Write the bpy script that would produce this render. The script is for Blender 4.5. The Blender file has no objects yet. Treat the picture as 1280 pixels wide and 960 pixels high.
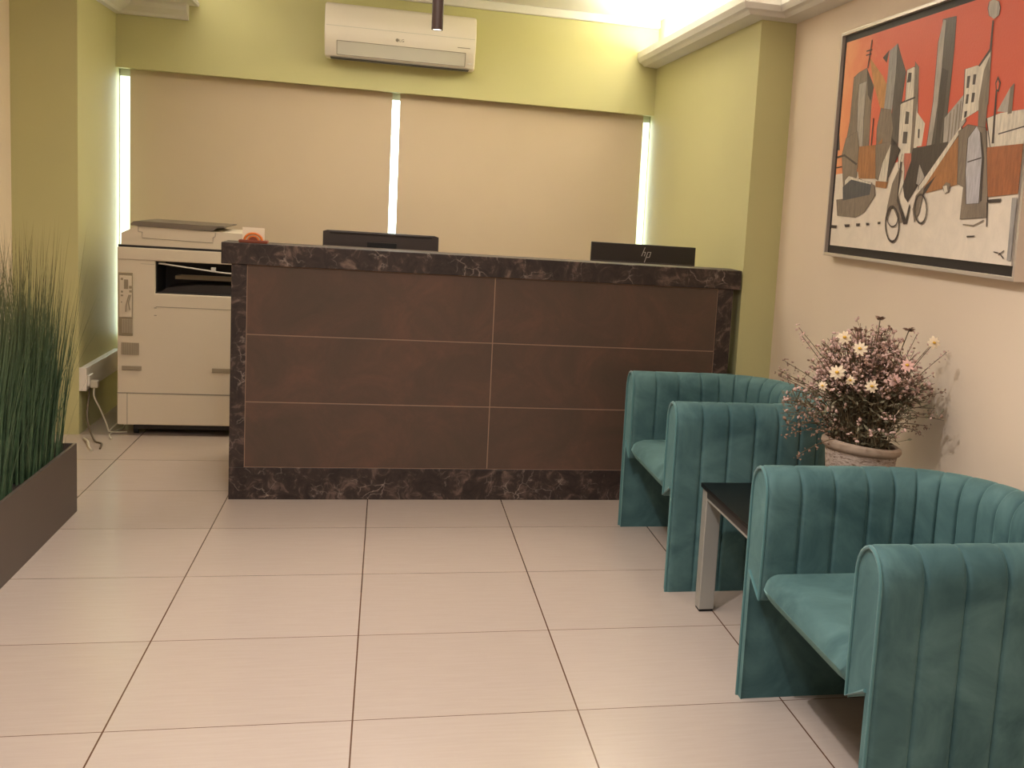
import bpy, bmesh, math, random
from mathutils import Vector, Matrix
random.seed(7)
PI = math.pi
COL = bpy.context.scene.collection
def srgb(r, g, b):
    f = lambda c: (c/255/12.92) if c/255 <= 0.04045 else ((c/255+0.055)/1.055)**2.4
    return (f(r), f(g), f(b), 1)

# ------------------------------------------------------------ materials
def nt(name):
    m = bpy.data.materials.new(name); m.use_nodes = True
    t = m.node_tree; return m, t, t.nodes['Principled BSDF']
def sinp(b, k, v):
    if k in b.inputs: b.inputs[k].default_value = v
def N(t, ty, **kw):
    n = t.nodes.new(ty)
    for k, v in kw.items(): setattr(n, k, v)
    return n
def MX(t, a, b, f):
    n = N(t, 'ShaderNodeMix', data_type='RGBA')
    for i, v in ((6, a), (7, b)):
        if isinstance(v, tuple): n.inputs[i].default_value = v
        else: t.links.new(v, n.inputs[i])
    if isinstance(f, float): n.inputs[0].default_value = f
    else: t.links.new(f, n.inputs[0])
    return n.outputs[2]
def M1(t, op, a, b=0.0, c=0.0, clamp=False):
    n = N(t, 'ShaderNodeMath', operation=op); n.use_clamp = clamp
    for i, v in enumerate((a, b, c)):
        if isinstance(v, (int, float)): n.inputs[i].default_value = v
        else: t.links.new(v, n.inputs[i])
    return n.outputs[0]
def coord(t, scale=(1, 1, 1)):
    c = N(t, 'ShaderNodeTexCoord'); mp = N(t, 'ShaderNodeMapping')
    mp.inputs['Scale'].default_value = scale
    t.links.new(c.outputs['Object'], mp.inputs[0]); return mp.outputs[0]
def noise(t, vec, scale, detail=4, rough=.5, dist=0):
    n = N(t, 'ShaderNodeTexNoise'); n.inputs['Scale'].default_value = scale
    n.inputs['Detail'].default_value = detail; n.inputs['Roughness'].default_value = rough
    n.inputs['Distortion'].default_value = dist
    t.links.new(vec, n.inputs['Vector']); return n.outputs[0]
def ramp(t, f, pts):
    n = N(t, 'ShaderNodeValToRGB'); t.links.new(f, n.inputs[0])
    e = n.color_ramp.elements
    while len(e) < len(pts): e.new(.5)
    for i, (p, c) in enumerate(pts): e[i].position = p; e[i].color = c
    return n.outputs[0]
def bump(t, b, h, s=.2, d=.01):
    n = N(t, 'ShaderNodeBump'); n.inputs['Strength'].default_value = s
    n.inputs['Distance'].default_value = d
    t.links.new(h, n.inputs['Height']); t.links.new(n.outputs[0], b.inputs['Normal'])
def plain(name, c, rough=.5, metal=0, var=.06, nscale=6, bmp=0, sheen=0, spec=None, coat=0):
    m, t, b = nt(name); v = coord(t)
    n = noise(t, v, nscale)
    lo = tuple(x*(1-var) for x in c[:3])+(1,); hi = tuple(min(1, x*(1+var)) for x in c[:3])+(1,)
    t.links.new(MX(t, lo, hi, n), b.inputs['Base Color'])
    sinp(b, 'Roughness', rough); sinp(b, 'Metallic', metal); sinp(b, 'Sheen Weight', sheen); sinp(b, 'Coat Weight', coat)
    if spec is not None: sinp(b, 'Specular IOR Level', spec)
    if bmp: bump(t, b, noise(t, v, 120, 3), bmp, .002)
    return m
def emit(name, c, s):
    m = bpy.data.materials.new(name); m.use_nodes = True; t = m.node_tree
    b = t.nodes['Principled BSDF']; sinp(b, 'Base Color', c); sinp(b, 'Emission Color', c); sinp(b, 'Emission Strength', s)
    return m
MT = {}
def wallmat(name, c):
    m, t, b = nt(name); v = coord(t)
    t.links.new(MX(t, tuple(x*.95 for x in c[:3])+(1,), tuple(min(1,x*1.04) for x in c[:3])+(1,), noise(t, v, 1.6, 3)), b.inputs['Base Color'])
    sinp(b, 'Roughness', .62); bump(t, b, noise(t, v, 90, 3), .08, .002); return m
MT['green'] = wallmat('green_wall_paint', srgb(197, 192, 140))
MT['cream'] = wallmat('cream_wall_paint', srgb(228, 209, 186))
MT['white_plaster'] = wallmat('white_ceiling_paint', srgb(236, 232, 222))
MT['cornice'] = plain('cornice_white', srgb(222, 218, 210), .5)
MT['blind'] = plain('roller_blind_fabric', srgb(200, 181, 156), .8, var=.03, nscale=3, bmp=.1)
MT['white_plastic'] = plain('white_plastic', srgb(235, 226, 214), .35, var=.02)
MT['flap'] = plain('vent_flap_plastic', srgb(214, 210, 200), .25, var=.02)
MT['line'] = plain('seam_line_grey', srgb(140, 130, 115), .6)
MT['printer'] = plain('printer_beige_plastic', srgb(214, 200, 178), .5, var=.03, nscale=3)
MT['printer_port'] = plain('printer_port_grey', srgb(150, 136, 112), .6)
MT['vent'] = plain('vent_grey', srgb(150, 136, 114), .6)
MT['vent_l'] = plain('vent_light', srgb(186, 172, 148), .6)
MT['dark'] = plain('dark_plastic', srgb(38, 36, 36), .4)
MT['dark_in'] = plain('dark_tray_plastic', srgb(52, 49, 48), .45)
MT['lidgrey'] = plain('scanner_lid_grey', srgb(112, 101, 88), .45)
MT['monitor'] = plain('monitor_charcoal_plastic', srgb(50, 44, 42), .42)
MT['monitor_l'] = plain('monitor_grey_plastic', srgb(72, 64, 62), .3)
MT['monitor_d'] = plain('monitor_black_plate', srgb(18, 18, 18), .5)
MT['badge'] = plain('badge_silver', srgb(205, 200, 195), .3, .3)
MT['silver'] = plain('brushed_silver', srgb(176, 176, 170), .4, .55, .03)
MT['frame'] = plain('picture_frame_silver', srgb(214, 202, 190), .28, .55, .03)
MT['frame_black'] = plain('picture_frame_black', srgb(35, 28, 28), .5)
MT['planter'] = plain('planter_taupe_metal', srgb(84, 72, 63), .5, var=.05)
MT['soil'] = plain('soil_dark', srgb(38, 30, 22), .9, var=.4, nscale=60, bmp=.5)
MT['glass_black'] = plain('black_glass', srgb(9, 9, 10), .3, spec=.12)
MT['white_cable'] = plain('white_cable_rubber', srgb(205, 196, 176), .5)
MT['dark_cable'] = plain('dark_cable_rubber', srgb(92, 76, 58), .5)
MT['frame_win'] = plain('window_frame_white', srgb(205, 210, 195), .5)
MT['pendant'] = plain('pendant_brown_metal', srgb(66, 50, 44), .45, .2)
MT['card'] = plain('card_cream', srgb(240, 228, 205), .6)
MT['card_org'] = plain('card_orange', srgb(222, 120, 40), .5)
MT['card_red'] = plain('card_brown_red', srgb(130, 62, 38), .5)
MT['desk'] = plain('desk_brown_laminate', srgb(92, 66, 50), .5)
MT['rubber'] = plain('black_rubber', srgb(22, 22, 22), .7)
MT['lens'] = emit('lamp_lens_warm', (1, .9, .75, 1), 6)
MT['led'] = emit('led_strip_glow', (1, .95, .87, 1), 20)
MT['grout'] = plain('pale_grout', srgb(158, 128, 106), .7)

# floor tiles 0.6 m
m, t, b = nt('floor_beige_porcelain'); v = coord(t)
sp = N(t, 'ShaderNodeSeparateXYZ'); t.links.new(v, sp.inputs[0])
def edge(ax, off):
    a = M1(t, 'DIVIDE', M1(t, 'SUBTRACT', sp.outputs[ax], off), .6)
    fr = M1(t, 'FRACT', a); d = M1(t, 'MINIMUM', fr, M1(t, 'SUBTRACT', 1.0, fr))
    return a, M1(t, 'MULTIPLY', d, .6)
ax_, dx = edge(0, -.6482); ay_, dy = edge(1, 2.9368)
def line_mask(d, w): return M1(t, 'SUBTRACT', 1.0, M1(t, 'DIVIDE', d, w, clamp=True), clamp=True)
gx = M1(t, 'LESS_THAN', dx, .0022); gy = M1(t, 'LESS_THAN', dy, .0016)
g = M1(t, 'MAXIMUM', gx, gy)
cid = M1(t, 'ADD', M1(t, 'FLOOR', ax_), M1(t, 'MULTIPLY', M1(t, 'FLOOR', ay_), 7.3))
wn = N(t, 'ShaderNodeTexWhiteNoise', noise_dimensions='1D'); t.links.new(cid, wn.inputs['W'])
st = noise(t, coord(t, (2.2, 26, 1)), 3, 5, .6)
fac = M1(t, 'ADD', M1(t, 'MULTIPLY', st, .7), M1(t, 'MULTIPLY', wn.outputs[0], .3))
base = MX(t, srgb(178, 161, 148), srgb(196, 180, 169), fac)
t.links.new(MX(t, base, srgb(96, 66, 50), g), b.inputs['Base Color'])
sinp(b, 'Roughness', .24); sinp(b, 'Specular IOR Level', .5)
bump(t, b, M1(t, 'SUBTRACT', 1.0, g), .35, .002)
MT['floor'] = m
# marble edge
m, t, b = nt('dark_veined_marble'); v = coord(t)
n1 = N(t, 'ShaderNodeTexNoise'); n1.inputs['Scale'].default_value = 7; n1.inputs['Detail'].default_value = 5
t.links.new(v, n1.inputs['Vector'])
mixv = N(t, 'ShaderNodeMix', data_type='RGBA', blend_type='ADD'); mixv.inputs[0].default_value = .22
t.links.new(v, mixv.inputs[6]); t.links.new(n1.outputs[1], mixv.inputs[7])
vo = N(t, 'ShaderNodeTexVoronoi', feature='DISTANCE_TO_EDGE'); vo.inputs['Scale'].default_value = 13
t.links.new(mixv.outputs[2], vo.inputs['Vector'])
vein = ramp(t, vo.outputs[0], [(0, (.85, .85, .85, 1)), (.03, (.12, .12, .12, 1)), (.08, (0, 0, 0, 1))])
patch = ramp(t, noise(t, v, 9, 4, .6), [(.50, (0, 0, 0, 1)), (.72, (1, 1, 1, 1))])
vf = M1(t, 'MULTIPLY', vein, patch)
clo = ramp(t, noise(t, v, 14, 5, .65, 1.2), [(.35, srgb(34, 24, 21)), (.54, srgb(56, 42, 37)), (.72, srgb(122, 100, 88))])
t.links.new(MX(t, clo, srgb(192, 174, 160), vf), b.inputs['Base Color'])
sinp(b, 'Roughness', .48)
MT['marble'] = m
# brown stone panels
m, t, b = nt('brown_stone_panel'); v = coord(t)
c1 = ramp(t, noise(t, v, 4.2, 7, .66, .8), [(.3, srgb(78, 65, 54)), (.5, srgb(90, 70, 58)), (.68, srgb(106, 77, 63))])
c2 = MX(t, c1, srgb(72, 54, 44), M1(t, 'MULTIPLY', noise(t, v, 40, 5, .7), .35))
t.links.new(c2, b.inputs['Base Color']); sinp(b, 'Roughness', .42); bump(t, b, noise(t, v, 60, 4), .1, .002)
MT['stone'] = m
# velvet
def velvet(name, lo, hi, tint):
    m, t, b = nt(name); v = coord(t)
    n = noise(t, v, 5, 5, .6, .8)
    lw = N(t, 'ShaderNodeLayerWeight'); lw.inputs[0].default_value = .35
    c = MX(t, lo, hi, ramp(t, n, [(.35, (0, 0, 0, 1)), (.7, (1, 1, 1, 1))]))
    t.links.new(c, b.inputs['Base Color'])
    sinp(b, 'Roughness', .75); sinp(b, 'Specular IOR Level', .2)
    sinp(b, 'Sheen Weight', .55); sinp(b, 'Sheen Roughness', .35); sinp(b, 'Sheen Tint', tint)
    bump(t, b, noise(t, v, 260, 2), .12, .001)
    return m
MT['velvet'] = velvet('teal_velvet', srgb(57, 86, 88), srgb(90, 122, 121), srgb(165, 215, 210))
MT['piping'] = plain('teal_piping', srgb(70, 114, 114), .7, sheen=.3)
# pot
m, t, b = nt('rough_white_ceramic'); v = coord(t, (1, 1, 3.2))
n = noise(t, v, 34, 6, .7, 1.5)
t.links.new(ramp(t, n, [(.36, srgb(120, 96, 80)), (.5, srgb(196, 176, 160)), (.75, srgb(222, 208, 194))]), b.inputs['Base Color'])
sinp(b, 'Roughness', .8); bump(t, b, n, .7, .01); MT['pot'] = m
MT['pot_rim'] = plain('ceramic_rim', srgb(176, 154, 134), .7, var=.2, nscale=40, bmp=.3)
def bladem(name, a, b_, tip, z0, z1):
    m, t, b = nt(name); c = N(t, 'ShaderNodeTexCoord'); s = N(t, 'ShaderNodeSeparateXYZ')
    t.links.new(c.outputs['Object'], s.inputs[0])
    f = M1(t, 'DIVIDE', M1(t, 'SUBTRACT', s.outputs[2], z0), z1-z0, clamp=True)
    g1 = MX(t, a, b_, noise(t, c.outputs['Object'], 45, 3))
    t.links.new(MX(t, g1, tip, M1(t, 'POWER', f, 2.5)), b.inputs['Base Color']); sinp(b, 'Roughness', .5); return m
MT['grass'] = bladem('grass_blade_green', srgb(40, 64, 44), srgb(92, 116, 80), srgb(116, 100, 58), .45, 1.15)
MT['stem'] = bladem('dried_stem_brown', srgb(78, 66, 44), srgb(110, 92, 66), srgb(140, 110, 84), .65, 1.05)
MT['leaf'] = plain('dusty_leaf', srgb(118, 112, 88), .7, var=.4, nscale=60)
MT['mauve'] = plain('mauve_blossom', srgb(206, 172, 160), .8, var=.35, nscale=70)
MT['mauve_d'] = plain('brown_seed_head', srgb(140, 112, 94), .8, var=.3, nscale=70)
MT['petal_w'] = plain('cream_petal', srgb(228, 208, 176), .7, var=.08)
MT['petal_p'] = plain('pink_petal', srgb(214, 170, 158), .7, var=.1)
MT['yolk'] = plain('yellow_flower_centre', srgb(216, 168, 60), .7, var=.2, nscale=90)

# ------------------------------------------------------------ mesh helpers
def obj(name, bm, mats, parent=None, smooth=False, loc=None):
    if loc is not None: bmesh.ops.translate(bm, verts=bm.verts, vec=-Vector(loc))
    bmesh.ops.recalc_face_normals(bm, faces=bm.faces)
    me = bpy.data.meshes.new(name); bm.to_mesh(me); bm.free()
    if not isinstance(mats, (list, tuple)): mats = [mats]
    for k in mats: me.materials.append(MT[k] if isinstance(k, str) else k)
    if smooth:
        for p in me.polygons: p.use_smooth = True
        try: me.set_sharp_from_angle(angle=math.radians(smooth if smooth is not True else 40))
        except Exception: pass
    o = bpy.data.objects.new(name, me); COL.objects.link(o)
    if loc is not None: o.location = loc
    if parent is not None:
        o.parent = parent
        if loc is None: pass
    return o
def part(name, bm, mats, root, smooth=False):
    """mesh written in world coordinates, parented under an unrotated root"""
    r = root; off = Vector((0, 0, 0))
    while r is not None: off += r.location; r = r.parent
    bmesh.ops.translate(bm, verts=bm.verts, vec=-off)
    return obj(name, bm, mats, root, smooth)
def thing(name, label, cat, loc=(0, 0, 0), group=None):
    o = bpy.data.objects.new(name, None); COL.objects.link(o); o.location = loc
    o.empty_display_size = .05
    o['label'] = label; o['category'] = cat
    if group: o['group'] = group
    return o
def tag(o, label, cat, group=None):
    o['label'] = label; o['category'] = cat
    if group: o['group'] = group
    return o
def struct(name, bm, mat, parent=None, smooth=False):
    o = obj(name, bm, mat, parent, smooth); o['kind'] = 'structure'; return o
def B(): return bmesh.new()
def box(bm, x0, x1, y0, y1, z0, z1, bev=0, mi=0, seg=2):
    vs = [bm.verts.new((x, y, z)) for x in (x0, x1) for y in (y0, y1) for z in (z0, z1)]
    F = [(0, 1, 3, 2), (4, 6, 7, 5), (0, 4, 5, 1), (2, 3, 7, 6), (0, 2, 6, 4), (1, 5, 7, 3)]
    fs = [bm.faces.new([vs[i] for i in f]) for f in F]
    for f in fs: f.material_index = mi
    if bev:
        es = list({e for f in fs for e in f.edges})
        r = bmesh.ops.bevel(bm, geom=es, offset=bev, segments=seg, affect='EDGES', profile=.5)
        for f in r['faces']: f.material_index = mi
    return bm
def prism(bm, pts, fn, a, b, mi=0):
    """pts: 2-D outline, fn(u,v,w)->xyz, extruded w from a to b"""
    A_ = [bm.verts.new(fn(u, v, a)) for u, v in pts]; B_ = [bm.verts.new(fn(u, v, b)) for u, v in pts]
    n = len(pts); fs = [bm.faces.new(A_), bm.faces.new(B_[::-1])]
    for i in range(n): fs.append(bm.faces.new([A_[i], B_[i], B_[(i+1) % n], A_[(i+1) % n]]))
    for f in fs: f.material_index = mi
def tube(bm, pts, r, n=6, r2=None, mi=0, cap=True):
    pts = [Vector(p) for p in pts]; rings = []; L = len(pts)
    up = Vector((0, 0, 1)); prev = None
    for i, p in enumerate(pts):
        d = (pts[min(i+1, L-1)]-pts[max(i-1, 0)]).normalized()
        if prev is None:
            a = d.cross(up if abs(d.z) < .9 else Vector((1, 0, 0))).normalized()
        else:
            a = (prev - d*prev.dot(d)).normalized()
        prev = a; b = d.cross(a)
        rr = r if r2 is None else r+(r2-r)*i/(L-1)
        rings.append([bm.verts.new(p+a*rr*math.cos(2*PI*k/n)+b*rr*math.sin(2*PI*k/n)) for k in range(n)])
    for i in range(L-1):
        for k in range(n):
            f = bm.faces.new([rings[i][k], rings[i][(k+1) % n], rings[i+1][(k+1) % n], rings[i+1][k]]); f.material_index = mi
    if cap:
        for rg in (rings[0][::-1], rings[-1]):
            f = bm.faces.new(rg); f.material_index = mi
def lathe(bm, prof, c, n=40, mi=0):
    rings = []
    for r, z in prof:
        rings.append([bm.verts.new((c[0]+r*math.cos(2*PI*k/n), c[1]+r*math.sin(2*PI*k/n), c[2]+z)) for k in range(n)] if r > 1e-6 else [bm.verts.new((c[0], c[1], c[2]+z))])
    for i in range(len(prof)-1):
        a, b = rings[i], rings[i+1]
        for k in range(n):
            k2 = (k+1) % n
            if len(a) == 1 and len(b) == 1: continue
            if len(a) == 1: f = bm.faces.new([a[0], b[k], b[k2]])
            elif len(b) == 1: f = bm.faces.new([a[k], b[0], a[k2]])
            else: f = bm.faces.new([a[k], b[k], b[k2], a[k2]])
            f.material_index = mi
def sweep(bm, path, prof, closed_ends=True):
    """path: 2-D points; prof: (d, z) with d to the right-hand side of travel; mitred corners"""
    n = len(path); dirs = [(Vector(path[i+1])-Vector(path[i])).normalized() for i in range(n-1)]
    rings = []
    for i in range(n):
        d0 = dirs[max(i-1, 0)]; d1 = dirs[min(i, n-2)]
        n0 = Vector((d0.y, -d0.x)); n1 = Vector((d1.y, -d1.x))
        mm = (n0+n1).normalized(); k = 1/max(.2, mm.dot(n0))
        rings.append([bm.verts.new((path[i][0]+mm.x*d*k, path[i][1]+mm.y*d*k, z)) for d, z in prof])
    m = len(prof)
    for i in range(n-1):
        for j in range(m):
            bm.faces.new([rings[i][j], rings[i][(j+1) % m], rings[i+1][(j+1) % m], rings[i+1][j]])
    if closed_ends: bm.faces.new(rings[0][::-1]); bm.faces.new(rings[-1])
def smoothpath(P, sub=8):
    P = [Vector(p) for p in P]; o = []
    for i in range(len(P)-1):
        p0 = P[max(i-1, 0)]; p1 = P[i]; p2 = P[i+1]; p3 = P[min(i+2, len(P)-1)]
        for k in range(sub):
            t_ = k/sub
            o.append(.5*((2*p1)+(-p0+p2)*t_+(2*p0-5*p1+4*p2-p3)*t_*t_+(-p0+3*p1-3*p2+p3)*t_**3))
    o.append(P[-1]); return o
def textmesh(body, size, name, mat, M, parent, depth=.001):
    c = bpy.data.curves.new(name, 'FONT'); c.body = body; c.size = size; c.extrude = depth; c.align_x = 'CENTER'; c.align_y = 'CENTER'
    tmp = bpy.data.objects.new(name+'_t', c); COL.objects.link(tmp)
    dg = bpy.context.evaluated_depsgraph_get(); me = bpy.data.meshes.new_from_object(tmp.evaluated_get(dg))
    bpy.data.objects.remove(tmp); me.transform(M); me.name = name
    me.materials.clear(); me.materials.append(MT[mat])
    o = bpy.data.objects.new(name, me); COL.objects.link(o); o.parent = parent; return o
PAINT=[('sky',[(4.506,2.128),(3.752,2.151),(2.930,2.180),(2.843,1.740),(3.249,1.738),(3.294,1.652),(3.727,1.663),(4.239,1.679),(4.502,1.682)]),
('skyl',[(4.506,2.128),(4.241,2.134),(4.162,1.924),(4.156,1.676),(4.502,1.682)]),
('skyy',[(4.239,2.124),(4.052,2.124),(4.066,1.840),(4.124,1.678),(4.189,1.681)]),
('gmid',[(4.355,1.968),(4.307,1.983),(4.234,1.992),(4.153,1.917),(4.161,1.847),(4.148,1.679),(4.388,1.688),(4.359,1.795)]),
('glite',[(4.296,1.936),(4.223,1.942),(4.224,1.800),(4.207,1.688),(4.265,1.684),(4.292,1.844)]),
('gdark',[(4.231,1.991),(4.152,1.913),(4.168,1.860),(4.203,1.889)]),
('orng',[(4.215,2.031),(4.074,1.947),(3.982,1.871),(3.979,1.821),(4.071,1.828),(4.154,1.923)]),
('glite2',[(4.033,2.035),(3.964,2.054),(3.949,1.953),(3.962,1.845),(3.970,1.747),(4.039,1.788),(4.030,1.955)]),
('gdark2',[(3.964,2.054),(3.875,1.940),(3.888,1.839),(3.892,1.657),(3.951,1.659),(3.959,1.832),(3.955,1.948)]),
('gdark',[(4.089,2.016),(4.034,2.039),(4.049,1.993)]),
('gmid',[(4.063,1.827),(3.970,1.814),(3.940,1.745),(3.951,1.659),(4.073,1.664),(4.085,1.753)]),
('white',[(3.863,1.947),(3.809,1.953),(3.772,1.935),(3.728,1.669),(3.793,1.594),(3.857,1.596),(3.880,1.669),(3.893,1.827),(3.854,1.842)]),
('gmid',[(3.803,1.970),(3.767,1.946),(3.756,1.829),(3.751,1.653),(3.773,1.594),(3.778,1.724)]),
('gdark',[(3.851,1.937),(3.823,1.934),(3.824,1.902),(3.856,1.902)]),
('gdark2',[(3.842,1.800),(3.812,1.795),(3.811,1.753),(3.842,1.755)]),
('gdark2',[(3.847,1.728),(3.811,1.726),(3.810,1.684),(3.847,1.686)]),
('gdark',[(3.891,1.836),(3.777,1.847),(3.776,1.841),(3.889,1.830)]),
('white',[(3.755,1.794),(3.679,1.748),(3.689,1.671),(3.752,1.670)]),
('gdark',[(3.728,1.731),(3.715,1.730),(3.713,1.698),(3.724,1.700)]),
('gdark2',[(3.614,2.089),(3.524,2.085),(3.518,1.975),(3.519,1.866),(3.525,1.667),(3.540,1.623),(3.634,1.625),(3.610,1.840)]),
('glite',[(3.614,2.089),(3.595,2.084),(3.592,1.928),(3.597,1.805),(3.616,1.659),(3.649,1.669),(3.631,1.819),(3.635,2.016)]),
('gdark',[(3.592,1.928),(3.540,1.912),(3.544,1.757),(3.557,1.646),(3.588,1.647)]),
('glite',[(3.537,1.757),(3.418,1.824),(3.388,1.737),(3.498,1.655),(3.528,1.656)]),
('gmid',[(3.501,1.771),(3.495,1.773),(3.492,1.660),(3.499,1.660)]),
('gmid',[(3.477,1.780),(3.471,1.782),(3.471,1.670),(3.477,1.668)]),
('gmid',[(3.455,1.795),(3.448,1.797),(3.449,1.691),(3.456,1.689)]),
('gmid',[(3.436,1.804),(3.430,1.806),(3.426,1.701),(3.432,1.699)]),
('white',[(3.423,1.905),(3.347,1.909),(3.334,1.905),(3.271,1.946),(3.264,1.812),(3.307,1.768),(3.390,1.747),(3.417,1.738),(3.413,1.802)]),
('gdark',[(3.405,1.881),(3.385,1.881),(3.388,1.843),(3.404,1.843)]),
('gdark',[(3.366,1.883),(3.346,1.882),(3.348,1.850),(3.366,1.851)]),
('gdark',[(3.399,1.823),(3.382,1.823),(3.384,1.793),(3.400,1.793)]),
('gdark',[(3.362,1.825),(3.343,1.824),(3.345,1.795),(3.363,1.795)]),
('gdark',[(3.400,1.769),(3.382,1.770),(3.385,1.752),(3.400,1.748)]),
('gmid',[(3.300,1.887),(3.273,1.930),(3.257,1.780),(3.252,1.656),(3.295,1.658),(3.313,1.795)]),
('white',[(3.249,1.738),(3.170,1.749),(3.027,1.751),(3.006,1.646),(3.209,1.646)]),
('gdark',[(3.172,1.688),(3.026,1.703),(3.026,1.699),(3.171,1.684)]),
('glite',[(3.193,1.755),(3.130,1.821),(3.125,1.748)]),
('gmid',[(3.130,1.821),(3.107,1.833),(3.105,1.744),(3.129,1.743)]),
('gdark',[(3.279,2.038),(3.269,2.037),(3.265,1.945),(3.274,1.941),(3.330,1.903),(3.337,1.909),(3.278,1.952)]),
('gmid',[(3.271,1.946),(3.264,1.945),(3.251,1.780),(3.259,1.780)]),
('gdark',[(3.214,1.818),(3.205,1.817),(3.191,1.659),(3.206,1.659)]),
('gdark',[(3.209,1.863),(3.188,1.841),(3.195,1.814),(3.212,1.817),(3.221,1.844)]),
('sky',[(3.207,1.852),(3.196,1.840),(3.200,1.821),(3.208,1.822),(3.214,1.842)]),
('glite',[(3.282,2.102),(3.251,2.090),(3.239,2.070),(3.243,2.048),(3.270,2.041),(3.299,2.055),(3.312,2.079),(3.308,2.099)]),
('gdark',[(4.207,2.097),(4.197,2.096),(4.216,1.990),(4.226,1.991)]),
('gdark',[(4.249,2.061),(4.193,2.061),(4.192,2.056),(4.248,2.056)]),
('gdark',[(4.249,2.045),(4.197,2.045),(4.196,2.041),(4.248,2.040)]),
('gdark',[(4.127,1.794),(4.118,1.793),(4.117,1.646),(4.127,1.646)]),
('gdark2',[(4.468,1.746),(4.457,1.746),(4.439,1.683),(4.458,1.684)]),
('gdark',[(3.754,1.665),(3.491,1.677),(3.518,1.634),(3.583,1.596),(3.686,1.534),(3.743,1.487),(3.807,1.529),(3.771,1.618)]),
('brown',[(4.241,1.690),(4.063,1.690),(4.022,1.713),(4.035,1.562),(4.213,1.565),(4.253,1.631)]),
('gmid',[(4.409,1.663),(4.380,1.729),(4.272,1.751),(4.240,1.684),(4.240,1.571),(4.351,1.485),(4.378,1.567)]),
('gdark',[(4.500,1.655),(4.383,1.665),(4.243,1.624),(4.250,1.617),(4.381,1.656),(4.498,1.648)]),
('gdark',[(4.508,1.612),(4.399,1.618),(4.398,1.613),(4.507,1.606)]),
('gmid',[(4.423,1.481),(4.351,1.485),(4.213,1.565),(4.061,1.537),(4.045,1.499),(4.134,1.434),(4.213,1.412),(4.399,1.416)]),
('box',[(4.290,1.565),(4.086,1.544),(4.093,1.502),(4.358,1.478),(4.371,1.532)]),
('white',[(4.318,1.576),(4.087,1.547),(4.093,1.541),(4.289,1.562),(4.354,1.539),(4.354,1.559)]),
('brown',[(4.049,1.553),(3.935,1.552),(3.948,1.525),(4.047,1.531)]),
('gmid',[(4.079,1.690),(3.937,1.697),(3.964,1.655),(3.995,1.587),(4.026,1.556),(4.051,1.562)]),
('white',[(3.936,1.694),(3.943,1.623),(3.941,1.549),(4.026,1.553),(4.002,1.618)]),
('gdark',[(3.939,1.709),(3.853,1.663),(3.908,1.598),(3.952,1.543),(3.946,1.623)]),
('red',[(3.819,1.650),(3.761,1.648),(3.751,1.559),(3.778,1.493),(3.814,1.559)]),
('white',[(3.833,1.650),(3.807,1.595),(3.803,1.541),(3.840,1.487),(3.844,1.620)]),
('gdark',[(3.808,1.535),(3.753,1.630),(3.697,1.587),(3.699,1.535),(3.754,1.475),(3.785,1.493)]),
('glite',[(3.700,1.540),(3.688,1.607),(3.640,1.563),(3.673,1.534)]),
('brown',[(3.671,1.529),(3.415,1.701),(3.361,1.581),(3.397,1.535),(3.615,1.508)]),
('white',[(3.673,1.534),(3.413,1.723),(3.407,1.709),(3.644,1.523),(3.676,1.520)]),
('gdark',[(3.659,1.502),(3.621,1.534),(3.552,1.567),(3.616,1.511),(3.646,1.499)]),
('gmid',[(3.422,1.707),(3.364,1.725),(3.248,1.708),(3.197,1.500),(3.188,1.433),(3.357,1.424),(3.356,1.527),(3.398,1.538)]),
('pale',[(3.355,1.682),(3.307,1.717),(3.281,1.694),(3.255,1.615),(3.247,1.476),(3.324,1.473),(3.350,1.580)]),
('gdark',[(3.345,1.608),(3.258,1.619),(3.257,1.615),(3.344,1.604)]),
('gdark',[(3.285,1.700),(3.271,1.694),(3.239,1.615),(3.228,1.484),(3.239,1.479),(3.255,1.615)]),
('brown2',[(3.230,1.648),(3.007,1.651),(2.978,1.508),(3.193,1.495)]),
('gmid',[(3.475,1.544),(3.444,1.538),(3.450,1.511),(3.478,1.505),(3.501,1.528)]),
('white',[(3.496,1.530),(3.470,1.533),(3.459,1.513),(3.479,1.506)]),
('gmid',[(3.921,1.456),(3.896,1.542),(3.844,1.602),(3.819,1.584),(3.843,1.499),(3.780,1.403),(3.808,1.402),(3.878,1.462),(3.921,1.399)]),
('gdark',[(3.844,1.620),(3.827,1.620),(3.836,1.499),(3.815,1.469),(3.757,1.415),(3.739,1.469),(3.728,1.458),(3.744,1.398),(3.772,1.397),(3.846,1.481)]),
('gmid',[(3.692,1.499),(3.634,1.534),(3.639,1.499),(3.653,1.441),(3.685,1.405),(3.708,1.452)]),
('gdark',[(4.473,1.376),(4.395,1.376),(4.400,1.364),(4.461,1.365)]),
('gdark',[(4.319,1.382),(4.263,1.384),(4.264,1.374),(4.307,1.371)]),
('gdark',[(4.199,1.389),(4.161,1.390),(4.162,1.380),(4.195,1.378)]),
('gdark',[(4.103,1.394),(4.074,1.394),(4.075,1.385),(4.100,1.384)]),
('gdark',[(3.995,1.400),(3.969,1.401),(3.970,1.392),(3.993,1.391)]),
('gdark',[(3.195,1.487),(3.112,1.491),(3.115,1.480),(3.184,1.477)]),
('gdark',[(3.197,1.479),(3.191,1.479),(3.178,1.404),(3.184,1.404)]),
('gmid',[(3.331,1.409),(3.265,1.407),(3.205,1.425),(3.204,1.421),(3.264,1.403),(3.330,1.405)]),
('gdark',[(3.301,1.372),(3.247,1.375),(3.252,1.371),(3.298,1.367)]),
('gdark',[(3.124,1.331),(3.094,1.329),(3.095,1.326),(3.123,1.328)]),
('gdark',[(3.066,1.337),(3.060,1.336),(3.092,1.320),(3.096,1.322)]),
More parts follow.
